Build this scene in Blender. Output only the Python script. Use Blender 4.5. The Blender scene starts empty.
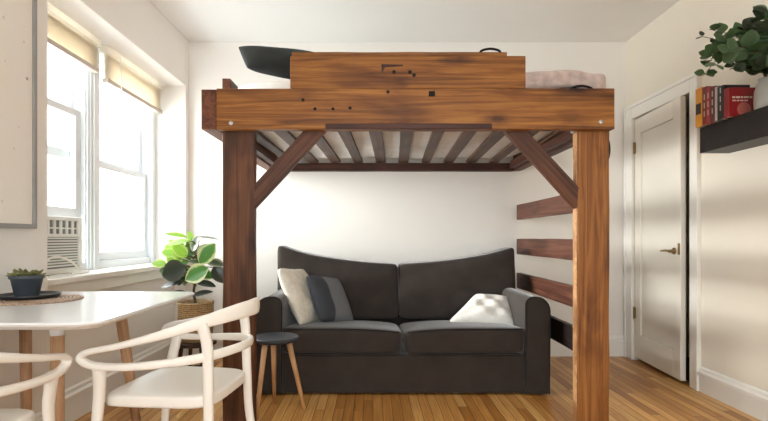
import bpy, math, random
from mathutils import Vector, Matrix, Euler
R = math.radians
rnd = random.Random(7)
scene = bpy.context.scene
COL = scene.collection
W = {}            # world matrices by object name
EYE = 1.017; F = 490.0; CX = 373.0; CY = 238.0

def at(x, y, Y):
    """point seen at pixel (x, y) at distance Y, used to measure the room"""
    return Vector(((x - CX) * Y / F, Y, EYE + (CY - y) * Y / F))

# ------------------------------------------------------------------ materials
def newmat(name):
    m = bpy.data.materials.new(name); m.use_nodes = True
    nt = m.node_tree; b = nt.nodes['Principled BSDF']
    return m, nt, b

def N(nt, kind, **kw):
    n = nt.nodes.new(kind)
    for k, v in kw.items():
        if k in n.inputs: n.inputs[k].default_value = v
        else: setattr(n, k, v)
    return n

def L(nt, a, b): nt.links.new(a, b)

def c4(c): return (c[0], c[1], c[2], 1)

def srgb(r, g, b):
    f = lambda v: (v/255/12.92) if v/255 <= .04045 else ((v/255+.055)/1.055)**2.4
    return (f(r), f(g), f(b))

def ramp(nt, fac, stops):
    r = nt.nodes.new('ShaderNodeValToRGB')
    el = r.color_ramp.elements
    while len(el) < len(stops): el.new(.5)
    for e, (p, c) in zip(el, stops): e.position = p; e.color = c4(c)
    L(nt, fac, r.inputs['Fac']); return r.outputs['Color']

def bump(nt, b, h, strength=.2, dist=.002):
    n = N(nt, 'ShaderNodeBump', Strength=strength, Distance=dist)
    L(nt, h, n.inputs['Height']); L(nt, n.outputs['Normal'], b.inputs['Normal'])

def mixc(nt, fac, a, b, mode='MIX'):
    n = nt.nodes.new('ShaderNodeMix'); n.data_type = 'RGBA'; n.blend_type = mode
    for sock, v in ((n.inputs[0], fac), (n.inputs[6], a), (n.inputs[7], b)):
        if hasattr(v, 'is_linked') or hasattr(v, 'links'): L(nt, v, sock)
        else: sock.default_value = v if isinstance(v, (int, float)) else c4(v)
    return n.outputs[2]

def plain(name, col, rough=.5, var=.04, scale=6, bmp=0, bscale=200, metal=0, spec=.5, sheen=0):
    m, nt, b = newmat(name)
    tc = N(nt, 'ShaderNodeTexCoord')
    no = N(nt, 'ShaderNodeTexNoise', Scale=scale, Detail=4.0)
    L(nt, tc.outputs['Object'], no.inputs['Vector'])
    d = tuple(max(0, v*(1-var)) for v in col); l = tuple(min(1, v*(1+var)) for v in col)
    L(nt, ramp(nt, no.outputs['Fac'], [(.3, d), (.7, l)]), b.inputs['Base Color'])
    b.inputs['Roughness'].default_value = rough; b.inputs['Metallic'].default_value = metal
    b.inputs['Specular IOR Level'].default_value = spec
    if sheen:
        b.inputs['Sheen Weight'].default_value = sheen; b.inputs['Sheen Roughness'].default_value = .5
    if bmp:
        n2 = N(nt, 'ShaderNodeTexNoise', Scale=bscale, Detail=3.0)
        L(nt, tc.outputs['Object'], n2.inputs['Vector'])
        bump(nt, b, n2.outputs['Fac'], bmp)
    return m

def wood(name, dark, mid, light, rough=.5, stretch=(.9, 24, 24), knots=True, spec=.35):
    m, nt, b = newmat(name)
    tc = N(nt, 'ShaderNodeTexCoord'); oi = N(nt, 'ShaderNodeObjectInfo')
    add = N(nt, 'ShaderNodeVectorMath', operation='MULTIPLY_ADD')
    comb = N(nt, 'ShaderNodeCombineXYZ')
    for i in range(3): L(nt, oi.outputs['Random'], comb.inputs[i])
    L(nt, comb.outputs[0], add.inputs[0]); add.inputs[1].default_value = (17, 9, 5)
    L(nt, tc.outputs['Object'], add.inputs[2])
    mp = N(nt, 'ShaderNodeMapping'); mp.inputs['Scale'].default_value = stretch
    L(nt, add.outputs[0], mp.inputs['Vector'])
    g = N(nt, 'ShaderNodeTexNoise', Scale=1.6, Detail=9.0, Roughness=.62, Distortion=.9)
    L(nt, mp.outputs[0], g.inputs['Vector'])
    col = ramp(nt, g.outputs['Fac'], [(.28, dark), (.48, mid), (.72, light)])
    mp2 = N(nt, 'ShaderNodeMapping'); mp2.inputs['Scale'].default_value = (2.0, 5, 5)
    L(nt, add.outputs[0], mp2.inputs['Vector'])
    bl = N(nt, 'ShaderNodeTexNoise', Scale=1.1, Detail=3.0, Distortion=.5)
    L(nt, mp2.outputs[0], bl.inputs['Vector'])
    shade = ramp(nt, bl.outputs['Fac'], [(.32, (.5, .42, .35)), (.52, (1, 1, 1)), (.8, (1.0, 1.0, .95))])
    col = mixc(nt, 1.0, col, shade, 'MULTIPLY')
    if knots:
        vo = N(nt, 'ShaderNodeTexVoronoi', Scale=.8)
        mp3 = N(nt, 'ShaderNodeMapping'); mp3.inputs['Scale'].default_value = (2.6, 6.5, 6.5)
        L(nt, add.outputs[0], mp3.inputs['Vector'])
        dn = N(nt, 'ShaderNodeTexNoise', Scale=9.0)
        L(nt, add.outputs[0], dn.inputs['Vector'])
        wv = N(nt, 'ShaderNodeVectorMath', operation='MULTIPLY_ADD')
        L(nt, dn.outputs['Color'], wv.inputs[0]); wv.inputs[1].default_value = (.25, .25, .25)
        L(nt, mp3.outputs[0], wv.inputs[2]); L(nt, wv.outputs[0], vo.inputs['Vector'])
        k = ramp(nt, vo.outputs['Distance'], [(.05, (.2, .14, .1)), (.10, (.55, .48, .42)), (.24, (1, 1, 1))])
        col = mixc(nt, .9, col, k, 'MULTIPLY')
    L(nt, col, b.inputs['Base Color'])
    b.inputs['Roughness'].default_value = rough
    b.inputs['Specular IOR Level'].default_value = spec
    bump(nt, b, g.outputs['Fac'], .35, .004)
    return m

M = {}
M['wall'] = plain('painted plaster', srgb(236, 232, 226), .75, .012, 2, .05, 90)
M['wall_warm'] = plain('painted plaster right', srgb(232, 225, 211), .55, .015, 2, .05, 70)
M['ceiling'] = plain('ceiling paint', srgb(240, 239, 236), .85, .01, 2, .04, 90)
M['trim'] = plain('gloss trim paint', srgb(238, 236, 230), .35, .015, 3, .03, 60)
M['sash'] = plain('sash paint', srgb(228, 234, 238), .4, .015, 3)
M['door'] = plain('door paint', srgb(236, 231, 220), .32, .015, 3, .04, 40)
M['gap'] = plain('painted closet shade', (.012, .01, .009), .9)  # near black, paints the shade behind the door
M['beam'] = wood('orange timber', srgb(84, 46, 16), srgb(136, 84, 32), srgb(176, 120, 56))
M['beam_red'] = wood('reddish timber', srgb(70, 36, 22), srgb(104, 58, 36), srgb(130, 80, 52))
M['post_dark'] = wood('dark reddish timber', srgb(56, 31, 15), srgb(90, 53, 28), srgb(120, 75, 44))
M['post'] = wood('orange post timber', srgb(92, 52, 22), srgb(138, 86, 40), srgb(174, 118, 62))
M['brace'] = wood('dark brown timber', srgb(58, 32, 20), srgb(86, 50, 32), srgb(112, 70, 46))
M['slat'] = wood('weathered slat timber', srgb(50, 30, 18), srgb(80, 52, 34), srgb(104, 74, 52), knots=False)
M['ledger'] = wood('deep brown strip', srgb(46, 24, 18), srgb(70, 38, 28), srgb(88, 52, 38), knots=False)
M['rung'] = wood('red brown rung timber', srgb(52, 28, 20), srgb(86, 50, 37), srgb(116, 74, 56))
M['rung_dark'] = wood('blackened rung timber', srgb(24, 18, 17), srgb(38, 28, 26), srgb(54, 40, 36))
M['pale_wood'] = wood('pale beech', srgb(176, 128, 84), srgb(200, 152, 106), srgb(216, 172, 128), .45, (1.5, 30, 30), False)
M['mid_wood'] = wood('tan oak leg', srgb(170, 128, 92), srgb(192, 152, 116), srgb(206, 168, 134), .45, (1.5, 30, 30), False)
M['stand'] = wood('dark walnut', srgb(40, 24, 18), srgb(62, 38, 28), srgb(80, 52, 38), .5, (1.5, 20, 20), False)
M['iron'] = plain('black iron', (.012, .012, .013), .45, .05, 20, metal=.6)
M['steel'] = plain('bright bolt steel', (.55, .55, .55), .3, .05, 20, metal=.9)
M['hole'] = plain('bolt hole black', (.008, .006, .005), .9)
M['plastic'] = plain('white moulded plastic', srgb(246, 242, 235), .38, .01, 4)
M['tabletop'] = plain('white lacquer', srgb(238, 240, 242), .22, .008, 4)
M['mattress'] = plain('mattress ticking', srgb(240, 238, 234), .9, .06, 14, .1, 120)
M['blanket'] = plain('dusty pink blanket', srgb(196, 176, 168), .95, .2, 22, .5, 60, sheen=.2)
M['black_fabric'] = plain('black pillowcase', (.008, .011, .011), .85, .2, 8, .1, 150)
M['sherpa'] = plain('cream fleece', srgb(236, 228, 212), .95, .1, 30, .9, 90)
M['fluff'] = plain('white fleece', srgb(238, 236, 230), .95, .05, 30, .9, 80)
M['stool_top'] = plain('blue black stool top', srgb(48, 52, 60), .42, .06, 8)
M['pot'] = plain('slate blue pot', srgb(70, 78, 86), .5, .12, 9)
M['tray'] = plain('black tray', srgb(30, 33, 38), .35, .08, 9)
M['vase'] = plain('grey glazed ceramic', srgb(168, 164, 156), .35, .12, 12)
M['soil'] = plain('potting soil', srgb(52, 40, 32), .95, .3, 60, .5, 90)
M['shelf'] = wood('black brown shelf', srgb(14, 9, 7), srgb(24, 16, 13), srgb(36, 25, 20), .45, knots=False)
M['paper'] = plain('book pages', srgb(222, 212, 190), .9, .05, 60)
M['ac'] = plain('white appliance plastic', srgb(232, 232, 228), .45, .01, 5)
M['ac_dark'] = plain('grey vent recess', srgb(132, 136, 138), .8)
M['blind'] = plain('cream blind slats', srgb(236, 230, 218), .7, .02, 5)
def translucent(m, f, col):
    nt = m.node_tree; b = nt.nodes['Principled BSDF']; t = N(nt, 'ShaderNodeBsdfTranslucent'); mx = N(nt, 'ShaderNodeMixShader')
    t.inputs['Color'].default_value = c4(col); mx.inputs[0].default_value = f
    L(nt, b.outputs[0], mx.inputs[1]); L(nt, t.outputs[0], mx.inputs[2]); L(nt, mx.outputs[0], nt.nodes['Material Output'].inputs['Surface'])
translucent(M['blind'], .62, (.97, .94, .88))
M['blind_rail'] = plain('taupe blind rail', srgb(196, 186, 174), .6, .04, 9)
M['frame'] = plain('grey picture frame', srgb(146, 145, 143), .4, .06, 9)
M['brass'] = plain('aged brass', srgb(150, 128, 88), .35, .1, 20, metal=.8)
M['stem'] = plain('brown stem', srgb(84, 66, 46), .8, .15, 20)
M['twig'] = plain('grey green twig', srgb(84, 84, 58), .8, .15, 20)

def fabric(name, c1, c2, rough=.9, scale=900, sheen=.3, big=.28):
    m, nt, b = newmat(name)
    tc = N(nt, 'ShaderNodeTexCoord')
    n1 = N(nt, 'ShaderNodeTexNoise', Scale=scale, Detail=2.0); L(nt, tc.outputs['Object'], n1.inputs['Vector'])
    n2 = N(nt, 'ShaderNodeTexNoise', Scale=9.0, Detail=4.0); L(nt, tc.outputs['Object'], n2.inputs['Vector'])
    col = ramp(nt, n1.outputs['Fac'], [(.35, c1), (.65, c2)])
    sh = ramp(nt, n2.outputs['Fac'], [(.3, (1-big,)*3), (.7, (1, 1, 1))])
    L(nt, mixc(nt, 1.0, col, sh, 'MULTIPLY'), b.inputs['Base Color'])
    b.inputs['Roughness'].default_value = rough
    b.inputs['Specular IOR Level'].default_value = .25
    b.inputs['Sheen Weight'].default_value = sheen; b.inputs['Sheen Roughness'].default_value = .4
    bump(nt, b, n1.outputs['Fac'], .3, .001)
    return m
M['sofa'] = fabric('charcoal brown upholstery', srgb(44, 38, 35), srgb(74, 65, 60))
M['piping'] = fabric('dark welt cord', srgb(26, 23, 22), srgb(42, 37, 35))

def stripe_fabric():
    m, nt, b = newmat('grey blue cushion cloth')
    tc = N(nt, 'ShaderNodeTexCoord'); sx = N(nt, 'ShaderNodeSeparateXYZ')
    L(nt, tc.outputs['Object'], sx.inputs[0])
    st = ramp(nt, sx.outputs['X'], [(.42, srgb(66, 70, 76)), (.46, srgb(124, 127, 130))])
    mr = N(nt, 'ShaderNodeMapRange'); mr.inputs['From Min'].default_value = -.3; mr.inputs['From Max'].default_value = .3
    L(nt, sx.outputs['X'], mr.inputs['Value'])
    st = ramp(nt, mr.outputs[0], [(.40, srgb(64, 69, 76)), (.43, srgb(126, 128, 131)), (.82, srgb(120, 124, 130)), (.85, srgb(92, 96, 102))])
    n1 = N(nt, 'ShaderNodeTexNoise', Scale=160.0, Detail=3.0); L(nt, tc.outputs['Object'], n1.inputs['Vector'])
    v = ramp(nt, n1.outputs['Fac'], [(.3, (.8, .8, .8)), (.7, (1, 1, 1))])
    L(nt, mixc(nt, 1.0, st, v, 'MULTIPLY'), b.inputs['Base Color']); b.inputs['Roughness'].default_value = .9
    bump(nt, b, n1.outputs['Fac'], .4, .002)
    return m
M['grey_cushion'] = stripe_fabric()

def floor_mat():
    m, nt, b = newmat('honey oak strip floor')
    tc = N(nt, 'ShaderNodeTexCoord'); s = N(nt, 'ShaderNodeSeparateXYZ'); L(nt, tc.outputs['Object'], s.inputs[0])
    def mth(op, a, bb=None, c=None):
        n = N(nt, 'ShaderNodeMath', operation=op)
        for i, v in enumerate((a, bb, c)):
            if v is None: continue
            if isinstance(v, (int, float)): n.inputs[i].default_value = v
            else: L(nt, v, n.inputs[i])
        return n.outputs[0]
    xr = mth('DIVIDE', s.outputs['X'], .057)
    row = mth('FLOOR', xr); fx = mth('FRACT', xr)
    w1 = N(nt, 'ShaderNodeTexWhiteNoise', noise_dimensions='1D'); L(nt, row, w1.inputs['W'])
    u = mth('MULTIPLY_ADD', s.outputs['Y'], 1.15, mth('MULTIPLY', w1.outputs['Value'], 9.0))
    colid = mth('FLOOR', u); fu = mth('FRACT', u)
    cb = N(nt, 'ShaderNodeCombineXYZ'); L(nt, row, cb.inputs[0]); L(nt, colid, cb.inputs[1])
    w2 = N(nt, 'ShaderNodeTexWhiteNoise', noise_dimensions='2D'); L(nt, cb.outputs[0], w2.inputs['Vector'])
    base = ramp(nt, w2.outputs['Value'], [(0, srgb(172, 116, 56)), (.5, srgb(208, 152, 84)), (1, srgb(228, 180, 112))])
    mp = N(nt, 'ShaderNodeMapping'); mp.inputs['Scale'].default_value = (60, 2.2, 1)
    ad = N(nt, 'ShaderNodeVectorMath', operation='MULTIPLY_ADD'); L(nt, w2.outputs['Color'], ad.inputs[0])
    ad.inputs[1].default_value = (3, 3, 3); L(nt, tc.outputs['Object'], ad.inputs[2]); L(nt, ad.outputs[0], mp.inputs['Vector'])
    g = N(nt, 'ShaderNodeTexNoise', Scale=1.5, Detail=6.0, Distortion=.4); L(nt, mp.outputs[0], g.inputs['Vector'])
    gr = ramp(nt, g.outputs['Fac'], [(.3, (.66, .6, .52)), (.65, (1, 1, 1))])
    col = mixc(nt, 1.0, base, gr, 'MULTIPLY')
    gap = mth('MAXIMUM', mth('MAXIMUM', mth('LESS_THAN', fx, .035), mth('GREATER_THAN', fx, .975)), mth('LESS_THAN', fu, .003))
    col = mixc(nt, gap, col, srgb(72, 42, 20))
    L(nt, col, b.inputs['Base Color'])
    b.inputs['Roughness'].default_value = .32
    b.inputs['Specular IOR Level'].default_value = .4
    bump(nt, b, g.outputs['Fac'], .06, .001)
    return m
M['floor'] = floor_mat()

def woven(name, c1, c2, ring=False, sc=90):
    m, nt, b = newmat(name)
    tc = N(nt, 'ShaderNodeTexCoord')
    if ring:
        w = N(nt, 'ShaderNodeTexWave', wave_type='RINGS', rings_direction='Z', Scale=22.0, Distortion=1.0, Detail=2.0)
        w.inputs['Detail Scale'].default_value = 8
    else:
        w = N(nt, 'ShaderNodeTexWave', wave_type='BANDS', bands_direction='Z', Scale=24.0, Distortion=2.0, Detail=2.0)
        w.inputs['Detail Scale'].default_value = 6
    L(nt, tc.outputs['Object'], w.inputs['Vector'])
    ch = N(nt, 'ShaderNodeTexVoronoi', Scale=float(sc)); L(nt, tc.outputs['Object'], ch.inputs['Vector'])
    f = mixc(nt, .5, w.outputs['Color'], ch.outputs['Distance'])
    L(nt, ramp(nt, f, [(.2, c1), (.6, c2)]), b.inputs['Base Color'])
    b.inputs['Roughness'].default_value = .85
    bump(nt, b, w.outputs['Fac'], .6, .004)
    return m
M['basket'] = woven('woven seagrass', srgb(112, 84, 52), srgb(190, 158, 112))
M['mat'] = woven('braided jute', srgb(110, 80, 62), srgb(206, 182, 160), True, 140)

def leafmat(name, core, edge, e0=.55, e1=.8, rough=.35):
    m, nt, b = newmat(name)
    a = N(nt, 'ShaderNodeAttribute', attribute_name='margin')
    tc = N(nt, 'ShaderNodeTexCoord')
    n = N(nt, 'ShaderNodeTexNoise', Scale=28.0, Detail=3.0); L(nt, tc.outputs['Object'], n.inputs['Vector'])
    md = N(nt, 'ShaderNodeMath', operation='MULTIPLY_ADD'); L(nt, n.outputs['Fac'], md.inputs[0]); md.inputs[1].default_value = .5
    L(nt, a.outputs['Fac'], md.inputs[2])
    L(nt, ramp(nt, md.outputs[0], [(0.16, tuple(min(1, v*1.5) for v in core)), (.3, core), (e0+.25, core), (e1+.25, edge)]), b.inputs['Base Color'])
    b.inputs['Roughness'].default_value = rough
    b.inputs['Transmission Weight'].default_value = 0
    b.inputs['Subsurface Weight'].default_value = 0
    tr = N(nt, 'ShaderNodeBsdfTranslucent'); mx = N(nt, 'ShaderNodeMixShader'); mx.inputs[0].default_value = .25
    tr.inputs['Color'].default_value = c4(tuple(min(1, v*1.6) for v in core))
    out = nt.nodes['Material Output']
    L(nt, b.outputs[0], mx.inputs[1]); L(nt, tr.outputs[0], mx.inputs[2]); L(nt, mx.outputs[0], out.inputs['Surface'])
    return m
M['leaf_lime'] = leafmat('lime leaf', srgb(136, 180, 62), srgb(206, 216, 130))
M['leaf_var'] = leafmat('variegated leaf', srgb(70, 122, 44), srgb(206, 210, 150), .55, .72)
M['leaf_dark'] = leafmat('dark leaf', srgb(42, 50, 38), srgb(66, 66, 50), .5, .8, .3)
M['leaf_grey'] = leafmat('grey margin leaf', srgb(72, 92, 62), srgb(168, 172, 140), .4, .65)
M['euc'] = leafmat('eucalyptus leaf', srgb(66, 90, 54), srgb(82, 104, 70), .5, .9, .55)
M['euc_pale'] = leafmat('pale eucalyptus leaf', srgb(96, 114, 88), srgb(112, 128, 102), .5, .9, .55)
M['euc_dark'] = leafmat('deep eucalyptus leaf', srgb(40, 52, 32), srgb(52, 62, 42), .5, .9, .55)
M['succulent'] = leafmat('succulent leaf', srgb(112, 118, 78), srgb(150, 148, 96), .5, .8, .5)

def glass():
    m, nt, b = newmat('window glass'); nt.nodes.remove(b)
    t = N(nt, 'ShaderNodeBsdfTransparent'); g = N(nt, 'ShaderNodeBsdfGlossy', Roughness=.02)
    t.inputs['Color'].default_value = (.97, .985, .98, 1)
    lw = N(nt, 'ShaderNodeLayerWeight', Blend=.5); pw = N(nt, 'ShaderNodeMath', operation='POWER'); pw.inputs[1].default_value = 5
    fr = N(nt, 'ShaderNodeMath', operation='MULTIPLY_ADD'); fr.inputs[1].default_value = .5; fr.inputs[2].default_value = .02
    L(nt, lw.outputs['Facing'], pw.inputs[0]); L(nt, pw.outputs[0], fr.inputs[0]); mx = N(nt, 'ShaderNodeMixShader')
    L(nt, fr.outputs[0], mx.inputs[0]); L(nt, t.outputs[0], mx.inputs[1]); L(nt, g.outputs[0], mx.inputs[2])
    L(nt, mx.outputs[0], nt.nodes['Material Output'].inputs['Surface'])
    return m
M['glass'] = glass()

def print_mat():
    m, nt, b = newmat('pale speckled print')
    tc = N(nt, 'ShaderNodeTexCoord')
    vo = N(nt, 'ShaderNodeTexVoronoi', Scale=24.0); L(nt, tc.outputs['Object'], vo.inputs['Vector'])
    n = N(nt, 'ShaderNodeTexNoise', Scale=5.0, Detail=2.0); L(nt, tc.outputs['Object'], n.inputs['Vector'])
    dots = ramp(nt, vo.outputs['Distance'], [(.16, (1, 1, 1)), (.24, (0, 0, 0))])
    msk = ramp(nt, n.outputs['Fac'], [(.50, (0, 0, 0)), (.58, (1, 1, 1))])
    d = mixc(nt, 1.0, dots, msk, 'MULTIPLY')
    n2 = N(nt, 'ShaderNodeTexNoise', Scale=2.2, Detail=0.0); L(nt, tc.outputs['Object'], n2.inputs['Vector'])
    bg = ramp(nt, n2.outputs['Fac'], [(.50, srgb(236, 231, 222)), (.515, srgb(222, 211, 203))])
    L(nt, mixc(nt, d, bg, srgb(128, 124, 118)), b.inputs['Base Color']); b.inputs['Roughness'].default_value = .6
    return m
M['print'] = print_mat()

# ------------------------------------------------------------------ mesh builder (all coordinates in metres, world space)
class MB:
    def __init__(s): s.v = []; s.f = []; s.mi = []; s.at = []
    def add(s, vs, fs, mi=0, att=None):
        o = len(s.v); s.v += [tuple(v) for v in vs]; s.f += [tuple(i + o for i in f) for f in fs]; s.mi += [mi]*len(fs)
        s.at += list(att) if att else [0.0]*len(vs)
        return s
    def box(s, x0, x1, y0, y1, z0, z1, mi=0):
        vs = [(x, y, z) for x in (x0, x1) for y in (y0, y1) for z in (z0, z1)]
        return s.add(vs, [(0,1,3,2),(4,6,7,5),(0,4,5,1),(2,3,7,6),(0,2,6,4),(1,5,7,3)], mi)
    def lathe(s, c, prof, n=32, mi=0, axis='z', cap=True):
        vs = []; fs = []
        for r, h in prof:
            for k in range(n):
                a = 2*math.pi*k/n; p = (r*math.cos(a), r*math.sin(a), h)
                if axis == 'x': p = (p[2], p[0], p[1])
                if axis == 'y': p = (p[0], -p[2], p[1])
                vs.append((c[0]+p[0], c[1]+p[1], c[2]+p[2]))
        for i in range(len(prof)-1):
            for k in range(n): fs.append((i*n+k, i*n+(k+1) % n, (i+1)*n+(k+1) % n, (i+1)*n+k))
        if cap:
            fs.append(tuple(range(n-1, -1, -1))); fs.append(tuple((len(prof)-1)*n+k for k in range(n)))
        return s.add(vs, fs, mi)
    def tube(s, path, rad, n=10, mi=0, closed=False):
        path = [Vector(p) for p in path]; m = len(path)
        if not isinstance(rad, (list, tuple)): rad = [rad]*m
        vs = []; fs = []; prev = None
        for i, p in enumerate(path):
            a = path[(i-1) % m] if (closed or i) else p; b = path[(i+1) % m] if (closed or i < m-1) else p
            t = (b - a).normalized()
            if prev is None:
                u = Vector((0, 0, 1)) if abs(t.z) < .9 else Vector((1, 0, 0))
            else: u = prev
            u = (u - t*u.dot(t)).normalized(); prev = u; w = t.cross(u)
            for k in range(n):
                an = 2*math.pi*k/n; vs.append(p + rad[i]*(math.cos(an)*u + math.sin(an)*w))
        for i in range(m if closed else m-1):
            j = (i+1) % m
            for k in range(n): fs.append((i*n+k, i*n+(k+1) % n, j*n+(k+1) % n, j*n+k))
        if not closed: fs += [tuple(range(n-1, -1, -1)), tuple((m-1)*n+k for k in range(n))]
        return s.add(vs, fs, mi)
    def band(s, path, n1s, A, B, n=14, closed=True, mi=0):
        """sweep of an ellipse: half size A along n1, B along t x n1"""
        m = len(path); vs = []; fs = []
        for i in range(m):
            p = path[i]
            a = path[(i-1) % m] if (closed or i) else p; b = path[(i+1) % m] if (closed or i < m-1) else p
            t = (b - a).normalized(); u = n1s[i] - t*n1s[i].dot(t); u.normalize(); w = t.cross(u)
            for k in range(n):
                an = 2*math.pi*k/n; ca, sa = math.cos(an), math.sin(an)
                q = .75
                vs.append(p + A[i]*math.copysign(abs(ca)**q, ca)*u + B[i]*math.copysign(abs(sa)**q, sa)*w)
        for i in range(m if closed else m-1):
            j = (i+1) % m
            for k in range(n): fs.append((i*n+k, i*n+(k+1) % n, j*n+(k+1) % n, j*n+k))
        if not closed: fs += [tuple(range(n-1, -1, -1)), tuple((m-1)*n+k for k in range(n))]
        return s.add(vs, fs, mi)
    def soft(s, size, k=6, n=14, fn=None, mat=Matrix(), mi=0):
        """rounded box of given full size, optional deform fn(u,v,w,p)"""
        idx = {}; vs = []; fs = []
        def vert(a, b, c):
            key = (a, b, c)
            if key not in idx:
                q = [math.sin(math.pi/2*(2*t/n-1))*.35 + (2*t/n-1)*.65 for t in key]
                nm = sum(abs(t)**k for t in q)**(1/k)
                u = [t/nm for t in q]
                p = Vector((u[0]*size[0]/2, u[1]*size[1]/2, u[2]*size[2]/2))
                if fn: p = fn(u, p)
                idx[key] = len(vs); vs.append(mat @ p)
            return idx[key]
        for i in range(n):
            for j in range(n):
                for a, flip in ((0, 1), (n, 0)):
                    for ax in range(3):
                        qs = [(i, j), (i+1, j), (i+1, j+1), (i, j+1)]
                        f = []
                        for x, y in qs:
                            c = [0, 0, 0]; c[ax] = a; c[(ax+1) % 3] = x; c[(ax+2) % 3] = y
                            f.append(vert(*c))
                        fs.append(tuple(reversed(f)) if flip else tuple(f))
        return s.add(vs, fs, mi)
    def prism(s, poly, axis, a0, a1, mi=0):
        """poly of 2-D points extruded along axis: 'y' -> (x,z), 'z' -> (x,y), 'x' -> (y,z)"""
        n = len(poly); vs = []
        for a in (a0, a1):
            for p in poly:
                vs.append({'y': (p[0], a, p[1]), 'z': (p[0], p[1], a), 'x': (a, p[0], p[1])}[axis])
        fs = [tuple(range(n)), tuple(range(2*n-1, n-1, -1))] + [(i, n+i, n+(i+1) % n, (i+1) % n) for i in range(n)]
        return s.add(vs, fs, mi)
    def leaf(s, base, d, nrm, ln, wd, bend=.15, cup=.12, mi=0, shape=.9, rows=7):
        d = d.normalized(); nrm = (nrm - d*nrm.dot(d)).normalized(); side = d.cross(nrm)
        vs = []; fs = []; at_ = []
        cs = (-1, -.7, -.35, 0, .35, .7, 1)
        for i in range(rows+1):
            t = i/rows
            w = wd/2*max(.02, math.sin(math.pi*min(1, t**shape*.97+.015))**.75)
            ctr = base + d*(ln*t) - nrm*(bend*ln*t*t)
            for c in cs:
                vs.append(ctr + side*(w*c) + nrm*(cup*w*abs(c)))
                at_.append(max(abs(c)*.9, (t-.6)*1.5 if t > .6 else 0))
        m = len(cs)
        for i in range(rows):
            for j in range(m-1): fs.append((i*m+j, i*m+j+1, (i+1)*m+j+1, (i+1)*m+j))
        return s.add(vs, fs, mi, at_)
    def build(s, name, mat, parent=None, smooth=False, bevel=0, seg=2, sub=0, origin=None, attr=False, solid=0):
        me = bpy.data.meshes.new(name); o = bpy.data.objects.new(name, me)
        mw = Matrix.Translation(origin) if isinstance(origin, Vector) else (origin if origin is not None else Matrix())
        inv = mw.inverted()
        me.from_pydata([inv @ Vector(v) for v in s.v], [], s.f)
        for m in (mat if isinstance(mat, (list, tuple)) else [mat]): me.materials.append(m)
        for p, i in zip(me.polygons, s.mi): p.material_index = i; p.use_smooth = smooth
        if attr:
            a = me.attributes.new('margin', 'FLOAT', 'POINT')
            for i, v in enumerate(s.at): a.data[i].value = v
        import bmesh
        if not attr:
            bm = bmesh.new(); bm.from_mesh(me); bmesh.ops.recalc_face_normals(bm, faces=bm.faces); bm.to_mesh(me); bm.free()
        me.update()
        COL.objects.link(o)
        if solid:
            md = o.modifiers.new('thick', 'SOLIDIFY'); md.thickness = solid
        if bevel:
            md = o.modifiers.new('bevel', 'BEVEL'); md.width = bevel; md.segments = seg; md.limit_method = 'ANGLE'; md.angle_limit = R(40)
        if sub:
            md = o.modifiers.new('sub', 'SUBSURF'); md.levels = sub; md.render_levels = sub
        o.matrix_basis = mw
        W[o] = mw
        if parent is not None: adopt(o, parent)
        return o

def adopt(o, parent):
    o.parent = parent; o.matrix_parent_inverse = W[parent].inverted()

def tag(o, label, cat, group=None, kind=None):
    o['label'] = label; o['category'] = cat
    if group: o['group'] = group
    if kind: o['kind'] = kind
    return o
def thing(name, label, cat, loc, group=None):
    o = bpy.data.objects.new(name, None); COL.objects.link(o); o.empty_display_size = .1
    o.location = loc; W[o] = Matrix.Translation(Vector(loc))
    return tag(o, label, cat, group)
def struct(o): o['kind'] = 'structure'; return o

def frame_mat(p0, p1, up):
    x = (p1 - p0).normalized(); z = (up - x*up.dot(x)).normalized(); y = z.cross(x)
    m = Matrix((x, y, z)).transposed().to_4x4(); m.translation = (p0 + p1)/2
    return m
def board(name, p0, p1, width, thick, mat, parent, up=(0, 0, 1), jit=.0012, bevel=.004, ends=(0, 0)):
    """timber from p0 to p1; width along up, thick across; ends: mitre offsets along the length at top"""
    p0 = Vector(p0); p1 = Vector(p1); m = frame_mat(p0, p1, Vector(up)); ln = (p1-p0).length
    n = max(3, int(ln/.12)); mb = MB(); vs = []; fs = []
    for i in range(n+1):
        x = -ln/2 + ln*i/n
        for a, b in ((-1, -1), (1, -1), (1, 1), (-1, 1)):
            xx = x
            if i == 0: xx += ends[0]*(1 if b > 0 else 0)
            if i == n: xx += ends[1]*(1 if b > 0 else 0)
            vs.append(m @ Vector((xx, a*thick/2 + rnd.uniform(-jit, jit)*.5, b*width/2 + rnd.uniform(-jit, jit))))
    for i in range(n):
        for k in range(4): fs.append((i*4+k, i*4+(k+1) % 4, (i+1)*4+(k+1) % 4, (i+1)*4+k))
    fs += [(3, 2, 1, 0), (n*4, n*4+1, n*4+2, n*4+3)]
    mb.add(vs, fs)
    return mb.build(name, mat, parent, bevel=bevel, origin=m)

def rounded_rect(x0, x1, y0, y1, r, n=8):
    pts = []
    for cx, cy, a0 in ((x1-r, y1-r, 0), (x0+r, y1-r, 90), (x0+r, y0+r, 180), (x1-r, y0+r, 270)):
        for i in range(n+1):
            a = R(a0 + 90*i/n); pts.append((cx+r*math.cos(a), cy+r*math.sin(a)))
    return pts
def catmull(pts, sub=8, closed=True):
    out = []; m = len(pts)
    rng = range(m if closed else m-1)
    for i in rng:
        if closed: p = [pts[(i+k-1) % m] for k in range(4)]
        else: p = [pts[max(0, min(m-1, i+k-1))] for k in range(4)]
        for j in range(sub):
            t = j/sub
            out.append(tuple(.5*((2*p[1][q]) + (-p[0][q]+p[2][q])*t + (2*p[0][q]-5*p[1][q]+4*p[2][q]-p[3][q])*t*t + (-p[0][q]+3*p[1][q]-3*p[2][q]+p[3][q])*t**3) for q in range(len(pts[0]))))
    if not closed: out.append(tuple(pts[-1]))
    return out

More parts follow.
